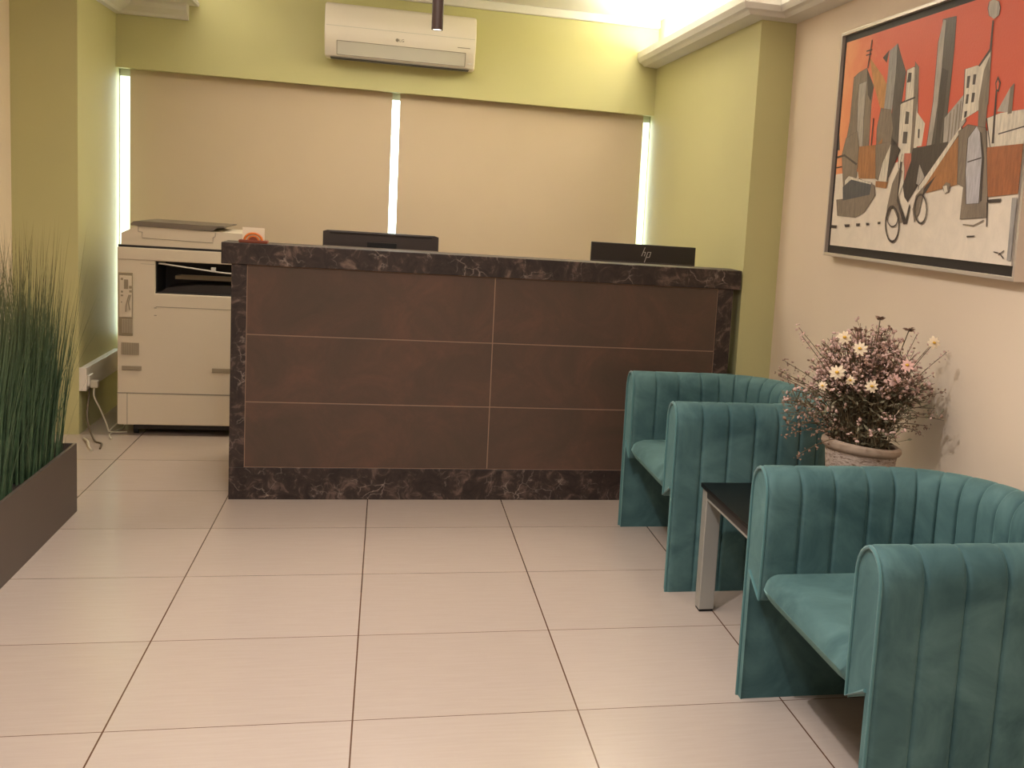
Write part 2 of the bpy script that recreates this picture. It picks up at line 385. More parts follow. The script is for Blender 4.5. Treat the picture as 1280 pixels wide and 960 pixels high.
('gdark',[(3.093,1.328),(3.088,1.329),(3.059,1.314),(3.064,1.311)]),
('glite2',[(3.049,1.493),(3.021,1.494),(3.017,1.402),(3.016,1.307),(3.042,1.308),(3.045,1.401)])]
RINGS=[[(3.802,1.396),(3.801,1.375),(3.805,1.356),(3.815,1.341),(3.830,1.330),(3.849,1.326),(3.869,1.329),(3.888,1.338),(3.905,1.353),(3.919,1.372),(3.927,1.393),(3.928,1.415),(3.923,1.434),(3.913,1.450),(3.897,1.460),(3.878,1.463),(3.859,1.460),(3.839,1.451),(3.822,1.436),(3.810,1.417)],
[(3.816,1.420),(3.817,1.404),(3.828,1.391),(3.846,1.384),(3.868,1.383),(3.889,1.390),(3.906,1.402),(3.914,1.418),(3.913,1.435),(3.902,1.448),(3.883,1.455),(3.861,1.455),(3.840,1.448),(3.824,1.436)],
[(3.593,1.453),(3.592,1.437),(3.596,1.422),(3.604,1.410),(3.616,1.402),(3.631,1.399),(3.646,1.402),(3.662,1.409),(3.676,1.421),(3.686,1.436),(3.692,1.452),(3.693,1.469),(3.689,1.484),(3.681,1.496),(3.668,1.504),(3.654,1.506),(3.638,1.504),(3.622,1.496),(3.609,1.484),(3.599,1.470)]]
# ============================================================ SETTING
XL, XR, YB, ZC = -1.86, 1.83, 7.366, 2.60      # room
PXL, PYL = -1.552, 6.52                        # left pier
PXR, PYR = 1.657, 5.20                         # right pier
YF = -2.2
struct('floor', box(B(), XL-.2, XR+.2, YF-.2, 7.8, -.1, 0), 'floor')
struct('ceiling', box(B(), XL-.2, XR+.2, YF-.2, 7.8, ZC, ZC+.12), 'white_plaster')
struct('wall_left', box(B(), XL-.2, XL, YF-.2, 7.8, 0, ZC), 'cream')
struct('wall_right', box(B(), XR, XR+.2, YF-.2, 7.8, 0, ZC), 'cream')
struct('wall_front', box(B(), XL, XR, YF-.2, YF, 0, ZC), 'cream')
struct('wall_left_pier', box(B(), XL, PXL, PYL, 7.8, 0, ZC), 'green')
struct('wall_right_pier', box(B(), PXR, XR, PYR, 7.8, 0, ZC), 'green')
struct('wall_back', box(B(), PXL, PXR, YB, 7.66, 2.0, ZC), 'green')
# window below the lintel, running down behind the desk
w = B()
for x0, x1 in ((PXL, -1.547), (-.03, .002), (1.652, PXR)): box(w, x0, x1, 7.46, 7.50, .38, 2.0)
box(w, PXL, PXR, 7.46, 7.50, .38, .43); box(w, PXL, PXR, 7.46, 7.50, 1.96, 2.0)
win = struct('window_1', w, 'frame_win')
gm = bpy.data.materials.new('window_glass'); gm.use_nodes = True; t = gm.node_tree
for n in list(t.nodes): t.nodes.remove(n)
o_ = N(t, 'ShaderNodeOutputMaterial'); tr = N(t, 'ShaderNodeBsdfTransparent'); gl = N(t, 'ShaderNodeBsdfGlossy'); mx = N(t, 'ShaderNodeMixShader')
gl.inputs['Roughness'].default_value = .03; tr.inputs[0].default_value = (.93, .98, .97, 1); mx.inputs[0].default_value = .06
t.links.new(tr.outputs[0], mx.inputs[1]); t.links.new(gl.outputs[0], mx.inputs[2]); t.links.new(mx.outputs[0], o_.inputs[0])
MT['pane'] = gm
obj('window_pane', box(B(), PXL+.001, PXR-.001, 7.478, 7.484, .425, 1.97), 'pane', win)
struct('wall_back_sill', box(B(), PXL, PXR, 7.455, 7.66, 0, .38), 'green')
# cornices
CP = [(0, 2.300), (.085, 2.304), (.10, 2.318), (.118, 2.325), (.132, 2.35), (.132, 2.388), (.118, 2.388), (.112, 2.362), (0, 2.362)]
bm = B(); sweep(bm, [(XR, YF), (XR, PYR), (PXR, PYR), (PXR, YB)][::-1], [(d, z) for d, z in CP]); struct('trim_1', bm, 'cornice')
CPl = [(0, 2.300), (.03, 2.303), (.04, 2.318), (.085, 2.345), (.10, 2.37), (.10, 2.386), (0, 2.386)]
bm = B(); sweep(bm, [(XL, YF), (XL, PYL), (PXL, PYL), (PXL, YB), (-1.16, YB)], CPl); struct('trim_2', bm, 'cornice')
# lowered ceiling band on the left, its lit side faces the raised tray
struct('ceiling_soffit', box(B(), XL, -1.125, YF, YB, 2.386, ZC), 'white_plaster')
struct('trim_3', box(B(), -1.125, PXR, YB-.035, YB, 2.548, ZC, .006), 'cornice')
bm = B(); sweep(bm, [(-1.125, YB), (-1.125, YF)][::-1], [(0, 2.386), (.018, 2.386), (.022, 2.40), (.012, 2.42), (0, 2.42)]); struct('trim_4', bm, 'cornice')
# led strips on the cornice shelf
for nm, x0, x1, y0, y1, lab in (('led_strip', 1.585, 1.60, PYR+.05, YB-.02, 'glowing LED strip hidden on the cornice shelf by the recessed green wall'),
                           ('led_strip', 1.755, 1.77, -1.5, PYR-.2, 'glowing LED strip hidden on the cornice shelf above the framed painting')):
    tag(obj(nm, box(B(), x0, x1, y0, y1, 2.363, 2.372), 'led'), lab, 'light strip')

# ============================================================ BLINDS
for x0, x1, lab in ((-1.490, .005, 'beige roller blind covering the left half of the window'), (.051, 1.605, 'beige roller blind covering the right half of the window')):
    r = thing('roller_blind', lab, 'blind', ((x0+x1)/2, 7.441, .2), 'roller blinds over the window')
    part('blind_fabric', box(B(), x0, x1, 7.440, 7.443, .22, 2.0), 'blind', r)
    part('bottom_rail', box(B(), x0, x1, 7.434, 7.449, .20, .225, .004), 'blind', r)

# ============================================================ AIR CONDITIONER
r = thing('air_conditioner', 'white split air conditioner mounted high on the green wall above the blinds', 'air conditioner', (.047, YB, 2.16))
prof = [(0, 2.17), (0, 2.470), (-.150, 2.470), (-.178, 2.462), (-.192, 2.445), (-.202, 2.36), (-.204, 2.30), (-.200, 2.262), (-.150, 2.172), (-.13, 2.160), (-.02, 2.160)]
bm = B(); prism(bm, prof, lambda u, v, w: (w, YB+u, v), -.392, .484)
es = [e for e in bm.edges if abs(e.verts[0].co.x-e.verts[1].co.x) < 1e-5]
bmesh.ops.bevel(bm, geom=es, offset=.012, segments=3, affect='EDGES', profile=.5)
part('body', bm, 'white_plastic', r, 50)
def slope(v): # y on the slanted lower face for height v
    return YB-.200+(2.262-v)/(2.262-2.172)*.05
bm = B(); P = [(-.322, 2.176), (.424, 2.176), (.424, 2.252), (-.322, 2.252)]
vs = [(u, slope(v)-.003, v) for u, v in P]; vb = [(u, slope(v)+.01, v) for u, v in P]
V = [bm.verts.new(p) for p in vs+vb]
for f in ((0, 1, 2, 3), (7, 6, 5, 4), (0, 4, 5, 1), (1, 5, 6, 2), (2, 6, 7, 3), (3, 7, 4, 0)): bm.faces.new([V[i] for i in f])
fl = part('vent_flap', bm, 'flap', r)
bm = B()
for a, b_ in ((0, 1), (1, 2), (2, 3), (3, 0)):
    tube(bm, [Vector(vs[a])+Vector((0, -.001, 0)), Vector(vs[b_])+Vector((0, -.001, 0))], .0018, 5)
part('flap_gap', bm, 'line', fl)
part('front_crease', box(B(), -.385, .477, YB-.2055, YB-.2025, 2.334, 2.337), 'flap', r)
Mx = Matrix.Translation((.048-.047, -.2045, 2.285-2.16)) @ Matrix.Rotation(PI/2, 4, 'X')
textmesh('LG', .024, 'badge_letters', 'line', Mx, r)
bm = B(); bmesh.ops.create_uvsphere(bm, u_segments=14, v_segments=8, radius=.010, matrix=Matrix.Translation((.022, YB-.204, 2.286)) @ Matrix.Diagonal((1, .15, 1, 1)))
part('badge', bm, 'line', r, True)
bm = B(); box(bm, .375, .45, YB-.2052, YB-.203, 2.278, 2.282); part('model_print', bm, 'line', r)
bm = B(); box(bm, .442, .468, YB-.166, YB-.155, 2.19, 2.198); part('indicator', bm, 'flap', r)
bm = B(); box(bm, -.36, .45, YB-.14, YB-.06, 2.157, 2.161); part('air_outlet', bm, 'dark_in', r)

# ============================================================ PENDANT SPOT
r = thing('pendant_light', 'slim dark brown tube pendant light hanging from the ceiling in front of air conditioner', 'light', (.14, 4.0, 1.932))
bm = B(); lathe(bm, [(0, .0), (.0, .35), (.018, .35), (.019, .345), (.019, 0), (.016, 0), (.016, .006), (0, .006)][1:], (.14, 4.0, 1.932), 24); part('lamp_shade', bm, 'pendant', r, True)
bm = B(); lathe(bm, [(0, .002), (.0155, .002), (.0155, .007), (0, .007)], (.14, 4.0, 1.932), 24); part('lamp_lens', bm, 'lens', r)
bm = B(); tube(bm, [(.14, 4.0, 2.28), (.14, 4.0, ZC-.02)], .002); part('cord', bm, 'dark', r)
bm = B(); lathe(bm, [(0, 0), (.04, 0), (.045, .01), (.045, .022), (0, .022)], (.14, 4.0, ZC-.0225), 24); part('ceiling_rose', bm, 'pendant', r, True)

# ============================================================ RECEPTION COUNTER
CX0, CX1, CY, CYB = -.640, 1.612, 5.18, 5.36
r = thing('reception_counter', 'dark brown stone reception counter with veined marble edges and pale joints', 'counter', (.48, 5.3, 0))
part('counter_top', box(B(), -.681, 1.645, CY, 5.37, 1.037, 1.129, .003), 'marble', r)
part('base_band', box(B(), CX0, CX1, CY+.008, CYB, 0, .145, .002), 'marble', r)
part('edge_post', box(B(), CX0, -.578, CY+.008, CYB, .145, 1.037, .002), 'marble', r)
part('edge_post', box(B(), 1.537, CX1, CY+.008, CYB, .145, 1.037, .002), 'marble', r)
part('joint_backing', box(B(), -.578, 1.537, CY+.0125, CYB-.02, .145, 1.037), 'grout', r)
zs = [.146, .4385, .7355, 1.036]; xs = [-.577, .481, 1.536]
for i in range(3):
    for j in range(2):
        part('front_panel', box(B(), xs[j]+.0022, xs[j+1]-.0022, CY+.0105, CY+.06, zs[i]+.0022, zs[i+1]-.0022, .001), 'stone', r)
part('inner_panel', box(B(), CX0+.002, CX1-.002, CYB-.03, CYB, .02, 1.037), 'desk', r)
r = thing('work_desk', 'brown desk behind the reception counter carrying the monitors', 'desk', (.48, 5.75, 0))
part('desk_top', box(B(), CX0+.02, CX1-.02, CYB+.005, 6.12, .72, .75, .003), 'desk', r)
for x in (CX0+.02, CX1-.05): part('side_panel', box(B(), x, x+.03, CYB+.03, 6.10, 0, .72), 'desk', r)

# monitors (backs face the room)
def monitor(x0, x1, ztop, y, name_label, kind):
    cx = (x0+x1)/2; h = .335
    r = thing('computer_monitor', name_label, 'monitor', (cx, y, .75), 'monitors behind the counter')
    m = 'monitor' if kind else 'monitor_l'
    if kind:
        part('back_shell', box(B(), x0, x1, y, y+.022, ztop-h, ztop, .003), m, r)
        part('back_bulge', box(B(), x0+.1, x1-.1, y-.02, y+.004, ztop-h+.02, ztop-.12, .008), m, r)
        part('lower_bezel', box(B(), x0+.004, x1-.004, y-.004, y+.02, 1.095, 1.118, .002), 'monitor_l', r)
    else:
        bm = B(); P = [(x0, ztop-h), (x1, ztop-h), (x1, ztop-.006), (x1-.02, ztop), (x0+.02, ztop), (x0, ztop-.006)]
        prism(bm, P, lambda u, v, w: (u, w, v), y-.005, y+.03); part('back_shell', bm, m, r)
        part('top_edge', box(B(), x0+.03, x1-.03, y-.012, y+.01, ztop-.012, ztop-.004, .002), 'monitor', r)
        part('recess_plate', box(B(), -.09, .045, y-.009, y, 1.1215, 1.146, .001), 'monitor_d', r)
        part('lower_strip', box(B(), x0+.003, x1-.003, y-.014, y, 1.108, 1.121, .003), 'line', r)  # paler grey strip across the lower back
    part('screen', box(B(), x0+.012, x1-.012, y+.022 if kind else y+.03, y+.026 if kind else y+.033, ztop-h+.02, ztop-.015), 'glass_black', r)
    part('stand_neck', box(B(), cx-.03, cx+.03, y-.005, y+.015, .76, ztop-h+.03, .003), 'dark', r)
    part('stand_base', box(B(), cx-.12, cx+.12, y-.09, y+.11, .75, .762, .004), 'dark', r)
    return r
monitor(-.291, .240, 1.193, 5.6, 'dark grey computer monitor behind the left half of counter with black plate on its back', 0)
mr = monitor(1.011, 1.564, 1.209, 5.75, 'flat black computer monitor on the right of the counter with slim silver letters', 1)
bm = B()
def stroke(P, w=.0032):
    for a, b_ in zip(P, P[1:]):
        a = Vector(a); b_ = Vector(b_); d = (b_-a).normalized(); n = Vector((-d.y, d.x))*w/2
        a -= d*w*.3; b_ += d*w*.3
        prism(bm, [a+n, b_+n, b_-n, a-n], lambda u, v, w_: (u, w_, v), 5.7475, 5.7505)
stroke([(1.291, 1.194), (1.276, 1.150)]); stroke([(1.283, 1.170), (1.296, 1.170), (1.290, 1.150)])
stroke([(1.308, 1.171), (1.292, 1.118)]); stroke([(1.308, 1.171), (1.324, 1.171), (1.317, 1.145), (1.301, 1.144)])
part('badge', bm, 'badge', mr)

# card holder
r = thing('card_holder', 'small orange arched card holder with cream cards on left end of counter', 'card holder', (-.557, 5.235, 1.129))
part('holder_base', box(B(), -.615, -.499, 5.2, 5.27, 1.129, 1.142, .003), 'card_red', r)
bm = B()
for R_, w in ((.034, .005), (.020, .004)):
    tube(bm, [(-.557+R_*1.05*math.cos(a), 5.215, 1.14+R_*.9*math.sin(a)) for a in [PI*i/16 for i in range(17)]], w, 8)
part('arch', bm, 'card_org', r, True)
bm = B(); prism(bm, [(-.557+.021*math.cos(PI*i/12), 1.14+.017*math.sin(PI*i/12)) for i in range(13)], lambda u, v, w: (u, w, v), 5.212, 5.222); part('arch_plate', bm, 'card_red', r)
for i in range(3):
    tag(obj('business_card', box(B(), -.603+.001*i, -.516+.001*i, 5.232+.006*i, 5.2335+.006*i, 1.142, 1.195-.001*i), 'card'),
        'cream business card standing in the orange card holder', 'card', 'cards in the card holder')

# ============================================================ PRINTER
PX0, PX1, PY0, PY1 = -1.362, -.700, 6.50, 7.10
r = thing('office_printer', 'large beige floor standing office printer copier behind the left end of counter', 'printer', ((PX0+PX1)/2, 6.8, 0))
bm = B()
SX, SZ0, SZ1 = -1.180, .772, .944
box(bm, PX0, PX1, PY0+.30, PY1, .085, 1.010, .006)                 # rear mass
box(bm, PX0, PX1, PY0+.004, PY0+.31, .085, SZ0, .006)              # lower front
box(bm, PX0, SX, PY0+.004, PY0+.31, SZ0-.01, SZ1+.01, .003)        # column left of slot
box(bm, PX0, PX1, PY0, PY0+.31, SZ1, 1.010, .005)                  # band above slot
box(bm, PX0, PX1, PY0, PY1, .062, .232, .005)                      # paper drawer block
part('body', bm, 'printer', r)
bm = B(); box(bm, SX, PX1-.004, PY0+.29, PY0+.299, SZ0, SZ1); box(bm, SX, PX1-.004, PY0+.02, PY0+.29, SZ0, SZ0+.006); box(bm, SX, SX+.003, PY0+.03, PY0+.29, SZ0, SZ1); box(bm, SX, PX1-.004, PY0+.03, PY0+.29, SZ1-.004, SZ1)
part('output_slot', bm, 'dark_in', r)
bm = B(); prism(bm, [(SX+.02, SZ0+.006), (PX1-.01, SZ0+.006), (PX1-.01, SZ0+.055), (SX+.2, SZ0+.05), (SX+.05, SZ0+.03)], lambda u, v, w: (u, w, v), PY0+.05, PY0+.25)
part('output_tray', bm, 'monitor', r)
bm = B(); tube(bm, smoothpath([(-1.165, 6.52, .930), (-1.14, 6.515, .930), (-1.0, 6.51, .915), (-.86, 6.51, .900), (-.80, 6.51, .897)]), .0045, 6); box(bm, -.905, -.882, 6.505, 6.53, .900, .925, .002)
part('paper_guide', bm, 'flap', r)
bm = B(); box(bm, -1.07, -.72, 6.6, 6.62, .866, .871); box(bm, -1.10, -.72, 6.62, 6.7, .845, .864)
part('inner_rail', bm, 'printer_port', r)
bm = B(); box(bm, PX0+.004, PX1-.004, PY0+.004, PY1-.01, 1.010, 1.022); part('shadow_gap', bm, 'dark', r)
# scanner head
bm = B(); P = [(-1.345, 1.022), (PX1-.01, 1.022), (PX1-.01, 1.112), (-1.27, 1.122), (-1.345, 1.082)]
prism(bm, P, lambda u, v, w: (u, w, v), PY0+.006, PY1-.03); sc = part('scanner_head', bm, 'printer', r)
bm = B()
tube(bm, [(-1.262, 6.505, 1.118), (-1.262, 6.505, 1.095), (-1.243, 6.505, 1.092), (-1.243, 6.505, 1.062), (-.897, 6.505, 1.055), (-.897, 6.505, 1.083), (-.885, 6.505, 1.09), (-.885, 6.505, 1.11)], .0014, 5)
part('cover_seam', bm, 'line', sc)
bm = B(); P = [(-1.296, 1.124), (-.90, 1.118), (-.875, 1.138), (-.84, 1.140), (-.84, 1.146), (-1.26, 1.149), (-1.285, 1.146), (-1.30, 1.132)]
prism(bm, P, lambda u, v, w: (u, w, v), PY0, PY1-.08); part('document_cover', bm, 'lidgrey', r)
# side details
bm = B(); box(bm, -1.356, -1.286, PY0-.001, PY0+.01, .541, .877, .004); rp = part('connector_panel', bm, 'printer_port', r)
bm = B(); box(bm, -1.352, -1.292, PY0-.004, PY0+.004, .64, .86, .002); part('connector_plate', bm, 'printer', rp)
bm = B()
for (x, z, w, h) in ((-1.338, .842, .012, .012), (-1.338, .775, .010, .010), (-1.338, .755, .012, .008), (-1.297, .800, .014, .014), (-1.297, .778, .012, .012), (-1.34, .72, .006, .006), (-1.318, .815, .02, .05)):
    box(bm, x-w/2, x+w/2, PY0-.006, PY0, z-h/2, z+h/2)
tube(bm, smoothpath([(-1.294, 6.49, .76), (-1.303, 6.485, .72), (-1.298, 6.49, .68)]), .003, 5)
tube(bm, smoothpath([(-1.302, 6.49, .76), (-1.314, 6.485, .71), (-1.318, 6.49, .67)]), .003, 5)
part('connector', bm, 'vent', rp)
def grille(x0, x1, z0, z1, y, root, name='air_vent'):
    bm = B(); n = int((x1-x0)/.007)
    part(name+'_back', box(B(), x0, x1, y-.0005, y+.002, z0, z1), 'vent_l', root)
    for i in range(n):
        x = x0+(x1-x0)*(i+.5)/n; box(bm, x-.0014, x+.0014, y-.003, y, z0, z1)
    part(name, bm, 'vent', root)
grille(-1.340, -1.288, .556, .630, PY0-.003, r)
grille(-1.342, -1.256, .440, .505, PY0, r)
for x0, x1 in ((-1.340, -1.243), (-.893, -.80)):
    bm = B(); box(bm, x0, x1, PY0-.002, PY0+.006, .357, .380, .002); part('hand_grip', bm, 'vent', r)
for q in ((PX0, PX1, PY0-.0006, PY0+.01, .232, .236), (-1.3145, -1.3115, PY0-.0006, PY0+.01, .064, .232), (-1.175, PX1, PY0+.0028, PY0+.01, .700, .7025),
          (-1.25, -1.182, PY0+.003, PY0+.01, .925, .9265), (-1.183, -1.171, PY0+.002, PY0+.01, .693, .697), (-1.183, -1.171, PY0+.002, PY0+.01, .653, .657)):
    part('panel_seam', box(B(), *q), 'line', r)
part('base_plinth', box(B(), PX0+.07, PX1-.05, PY0+.05, PY1-.05, .03, .064), 'dark', r)
for x in (PX0+.08, PX1-.08):
    for y in (PY0+.08, PY1-.08):
        bm = B(); bmesh.ops.create_cone(bm, cap_ends=True, segments=16, radius1=.022, radius2=.022, depth=.024, matrix=Matrix.Translation((x, y, .022)) @ Matrix.Rotation(PI/2, 4, 'Y'))
        part('castor', bm, 'rubber', r, True)

# ============================================================ TRUNKING AND CABLES
r = thing('cable_trunking', 'white cable trunking fixed low along the green side wall beside the printer', 'trunking', (PXL, 6.9, .23))
part('trunking_body', box(B(), PXL, PXL+.034, PYL+.012, 7.33, .236, .357, .003), 'white_plastic', r)
part('end_cap', box(B(), PXL, PXL+.036, PYL+.006, PYL+.013, .234, .359, .001), 'white_plastic', r)
bm = B(); box(bm, PXL+.034, PXL+.045, PYL+.03, PYL+.12, .255, .315, .004); part('power_socket', bm, 'white_plastic', r)
r = thing('power_cable', 'white power cable drooping from the trunking socket down to the floor by printer', 'cable', (-1.49, 6.58, 0))
part('plug', box(B(), -1.507, -1.47, 6.56, 6.60, .245, .285, .006), 'white_cable', r)
bm = B(); tube(bm, smoothpath([(-1.489, 6.575, .25), (-1.487, 6.56, .20), (-1.458, 6.565, .13), (-1.432, 6.58, .05), (-1.418, 6.575, .012), (-1.385, 6.565, .006), (-1.33, 6.58, .006)]), .0045, 7); part('cord', bm, 'white_cable', r, True)
bm = B(); tube(bm, smoothpath([(-1.42, 6.57, .007), (-1.40, 6.62, .03), (-1.375, 6.68, .05), (-1.372, 6.70, .006), (-1.40, 6.52, .006), (-1.37, 6.40, .006)]), .004, 7); part('cord_loop', bm, 'white_cable', r, True)
bm = B(); tube(bm, smoothpath([(-1.520, 6.60, .240), (-1.517, 6.58, .20), (-1.508, 6.50, .10), (-1.47, 6.42, .03), (-1.43, 6.33, .005), (-1.39, 6.28, .005), (-1.37, 6.16, .005)]), .005, 7)
tag(obj('data_cable', bm, 'dark_cable', None, True), 'brown cable hanging behind the white cable from the trunking to the floor', 'cable')
bm = B(); tube(bm, smoothpath([(-1.50, 6.40, .005), (-1.46, 6.30, .012), (-1.43, 6.20, .005), (-1.40, 6.12, .005)]), .006, 7)
tag(obj('cable_end', bm, 'white_cable', None, True), 'short loose pale cable end lying on the floor near the planter', 'cable')

# ============================================================ GRASS PLANTER
r = thing('grass_planter', 'long taupe box planter filled with tall dark green artificial grass', 'planter', (-1.39, 4.27, 0))
GX0, GX1, GY0, GY1, GH = -1.575, -1.198, 3.50, 5.00, .286
bm = B()
box(bm, GX0+.012, GX1-.012, GY0+.012, GY1-.012, .001, .02)
for a in ((GX0, GX0+.012, GY0, GY1), (GX1-.012, GX1, GY0, GY1), (GX0+.012, GX1-.012, GY0, GY0+.012), (GX0+.012, GX1-.012, GY1-.012, GY1)): box(bm, *a, 0, GH)
part('planter_box', bm, 'planter', r)
part('soil', box(B(), GX0+.012, GX1-.012, GY0+.012, GY1-.012, .02, GH-.035), 'soil', r)
bm = B()
def blade(bm, p, az, L, lean, w, curl, mi=0, seg=6):
    d = Vector((math.cos(az), math.sin(az), 0)); side = Vector((-d.y, d.x, 0)); q = Vector(p); a = lean; prev = None
    tw = random.uniform(-1, 1); s0 = (side*math.cos(tw)+d*math.sin(tw))
    for i in range(seg+1):
        f = i/seg; ww = w*(1-f**1.6)*.5
        if i == seg: cur = [bm.verts.new(q)]
        else: cur = [bm.verts.new(q-s0*ww), bm.verts.new(q+s0*ww)]
        if prev:
            if len(cur) == 2: fc = bm.faces.new([prev[0], prev[1], cur[1], cur[0]])
            else: fc = bm.faces.new([prev[0], prev[1], cur[0]])
            fc.material_index = mi
        prev = cur
        q = q + (d*math.sin(a)+Vector((0, 0, 1))*math.cos(a))*(L/seg); a += curl/seg
tufts = [(random.choice((-1.45, -1.36, -1.27))+random.uniform(-.03, .03), 3.60+i*.052) for i in range(26)]
for tx, ty in tufts:
    for k in range(150):
        az = random.uniform(0, 2*PI); rr = random.uniform(0, .075)
        x = tx+rr*math.cos(az); y = ty+rr*math.sin(az)
        x = min(max(x, GX0+.03), GX1-.03); y = min(y, GY1-.05)
        L = random.choice((random.uniform(.4, .68), random.uniform(.5, .78), random.uniform(.6, .97)))
        out = random.random() < .10
        blade(bm, (x, y, GH-.04), az+random.uniform(-.5, .5), L*(.8 if out else 1), random.uniform(0, .07)+rr*.7+(.10 if out else 0), random.uniform(.0035, .007), random.uniform(0, .16)+(random.uniform(.1, .35) if out else 0))
g_ = part('grass_blades', bm, 'grass', r); g_['kind'] = 'stuff'

# ============================================================ ARMCHAIRS
def build_chair(loc, label):
    r = thing('armchair', label, 'armchair', loc, 'teal velvet tub armchairs')
    HW, T, H, SB = .445, .070, .700, .330      # outer half width, half thickness, height, lining bottom
    xs_, a_, n_ = .33, .39, 2.35
    outer = []
    bc = HW-T; ac = a_-T
    pts = [Vector((xs_*i/60, -bc)) for i in range(60)]
    for i in range(401):
        th = -PI/2+PI*i/400; c, s = math.cos(th), math.sin(th)
        pts.append(Vector((xs_+ac*abs(c)**(2/n_), bc*math.copysign(abs(s)**(2/n_), s))))
    pts += [Vector((xs_*(1-i/60), bc)) for i in range(1, 61)]
    cum = [0]
    for p, q in zip(pts, pts[1:]): cum.append(cum[-1]+(q-p).length)
    tot = cum[-1]
    def at(s):
        s = min(max(s, 0), tot); lo, hi = 0, len(cum)-1
        while hi-lo > 1:
            mid = (lo+hi)//2
            if cum[mid] <= s: lo = mid
            else: hi = mid
        f = (s-cum[lo])/max(1e-9, cum[hi]-cum[lo]); return pts[lo].lerp(pts[hi], f)
    str_s = [.10, .20, .30]; mid0, mid1 = .385, tot-.385; k = 13
    seams = str_s+[mid0+(mid1-mid0)*i/k for i in range(k+1)]+[tot-s for s in str_s[::-1]]
    S_ = [0, .004, .012, .03]
    ed = [0]+seams+[tot]
    for a, b_ in zip(ed, ed[1:]):
        for f in (.25, .5, .75): S_.append(a+(b_-a)*f)
    for s in seams: S_ += [s-.012, s-.006, s-.0025, s, s+.0025, s+.006, s+.012]
    S_ += [tot-.03, tot-.012, tot-.004, tot]; S_ = sorted(set(round(x, 5) for x in S_))
    def depth(s):
        d = min(abs(s-q) for q in seams)
        return .0085*math.exp(-(d/.0042)**2)-.002*min(1, d/.03)
    A = .085
    prof = [(T, 0, 0), (T, .004, .5), (T, .12, 1), (T, .3, 1), (T, .45, 1), (T, .55, 1)]
    for i in range(13):
        th = PI*i/12; prof.append((T*math.cos(th), H-A+A*math.sin(th)**.85 if 0 < i < 12 else H-A, .25+.75*abs(math.cos(th))))
    prof += [(-T, .5, 1), (-T, .42, 1), (-T, SB+.012, .6), (-T+.010, SB, 0), (T-.036, SB+.052, 0), (T-.036, .15, 0), (T-.036, 0, 0)]
    bm = B(); rings = []; eps = .004
    def nrm(s):
        d = (at(s+eps)-at(s-eps)).normalized(); return Vector((d.y, -d.x))
    for s in S_:
        p = at(s); nn = nrm(s); dd = depth(s)
        e = min(s, tot-s); rnd = .010*(1-min(1, e/.012))**2
        ring = []
        for u, z, w in prof:
            uu = u-math.copysign(1, u)*(dd*w*(abs(u)/T)+rnd*(1 if w else .3))
            zz = z - (dd*.5*w if z > H-A+.02 else 0) - (rnd*.6 if z > H-.03 else 0)
            ring.append(bm.verts.new((p.x+nn.x*uu, p.y+nn.y*uu, zz)))
        rings.append(ring)
    m_ = len(prof)
    for i in range(len(rings)-1):
        for j in range(m_): bm.faces.new([rings[i][j], rings[i][(j+1) % m_], rings[i+1][(j+1) % m_], rings[i+1][j]])
    caps = [bm.faces.new(rings[0][::-1]), bm.faces.new(rings[-1])]
    rr = bmesh.ops.inset_individual(bm, faces=caps, thickness=.010, depth=-.006)
    for v in bm.verts: v.co += Vector((0, 0, 0))
    obj('back_and_arms', bm, 'velvet', r, 60)
    for i, sg in ((0, 0), (-1, 1)):
        s = S_[i]; p = at(s); nn = nrm(.02 if i == 0 else tot-.02)
        out = []
        for u, z, w in prof[:-6+0]:
            out.append(Vector((-.002, p.y+nn.y*(u-math.copysign(.006, u)), z-(.004 if z > H-A else 0))))
        out.append(Vector((-.002, p.y+nn.y*(-T+.008), SB+.004))); out.append(Vector((-.002, p.y+nn.y*(T-.036), SB+.056)))
        bm = B(); tube(bm, out, .0048, 8); obj('arm_piping', bm, 'piping', r, True)
    # seat cushion : plan outline follows inner shell
    W = HW-2*T-.002
    def half(x):
        X = x-xs_
        if X <= 0: return W
        f = max(0, 1-(X/(a_-2*T-.004))**n_); return W*f**(1/n_)
    bm = B(); xs2 = [-.004+i*.012 for i in range(0, 50)]; xs2 = [x for x in xs2 if x < xs_+(a_-2*T)-.006]
    sec = []
    R_ = .055; zb, zt = SB+.003, .420
    for x in xs2:
        e = x-xs2[0]
        if e < R_: q = math.sqrt(max(0, 1-((R_-e)/R_)**2))
        else: q = 1
        zm = (zb+zt)/2; hh = (zt-zb)/2
        hwid = half(x)-.028*max(0, 1-e/.055)**2; row = []
        for side in (1, -1):
            rng = [i/14 for i in range(15)] if side == 1 else [1-i/14 for i in range(15)]
            for f in rng:
                y = (-1+2*f)*hwid; cr = .012*(1-(2*f-1)**4)*min(1, e/.15+.5)
                edge_ = 1-.25*abs(2*f-1)**12
                row.append(bm.verts.new((x, y, zm+side*hh*q*edge_+(cr*q if side == 1 else 0))))
        sec.append(row)
    for a, b_ in zip(sec, sec[1:]):
        n = len(a)
        for j in range(n): bm.faces.new([a[j], a[(j+1) % n], b_[(j+1) % n], b_[j]])
    bm.faces.new(sec[0][::-1]); bm.faces.new(sec[-1])
    obj('seat_cushion', bm, 'velvet', r, 60)
    return r
CHX = 1.032
ch = build_chair((CHX, 2.552, 0), 'teal velvet channelled tub armchair nearest the camera, in front of the glass table')
ch2 = ch.copy(); COL.objects.link(ch2); ch2.location = (CHX, 4.325, 0)
ch2['label'] = 'teal velvet channelled tub armchair standing against the reception counter behind the glass table'
for c in ch.children:
    d = c.copy(); COL.objects.link(d); d.parent = ch2

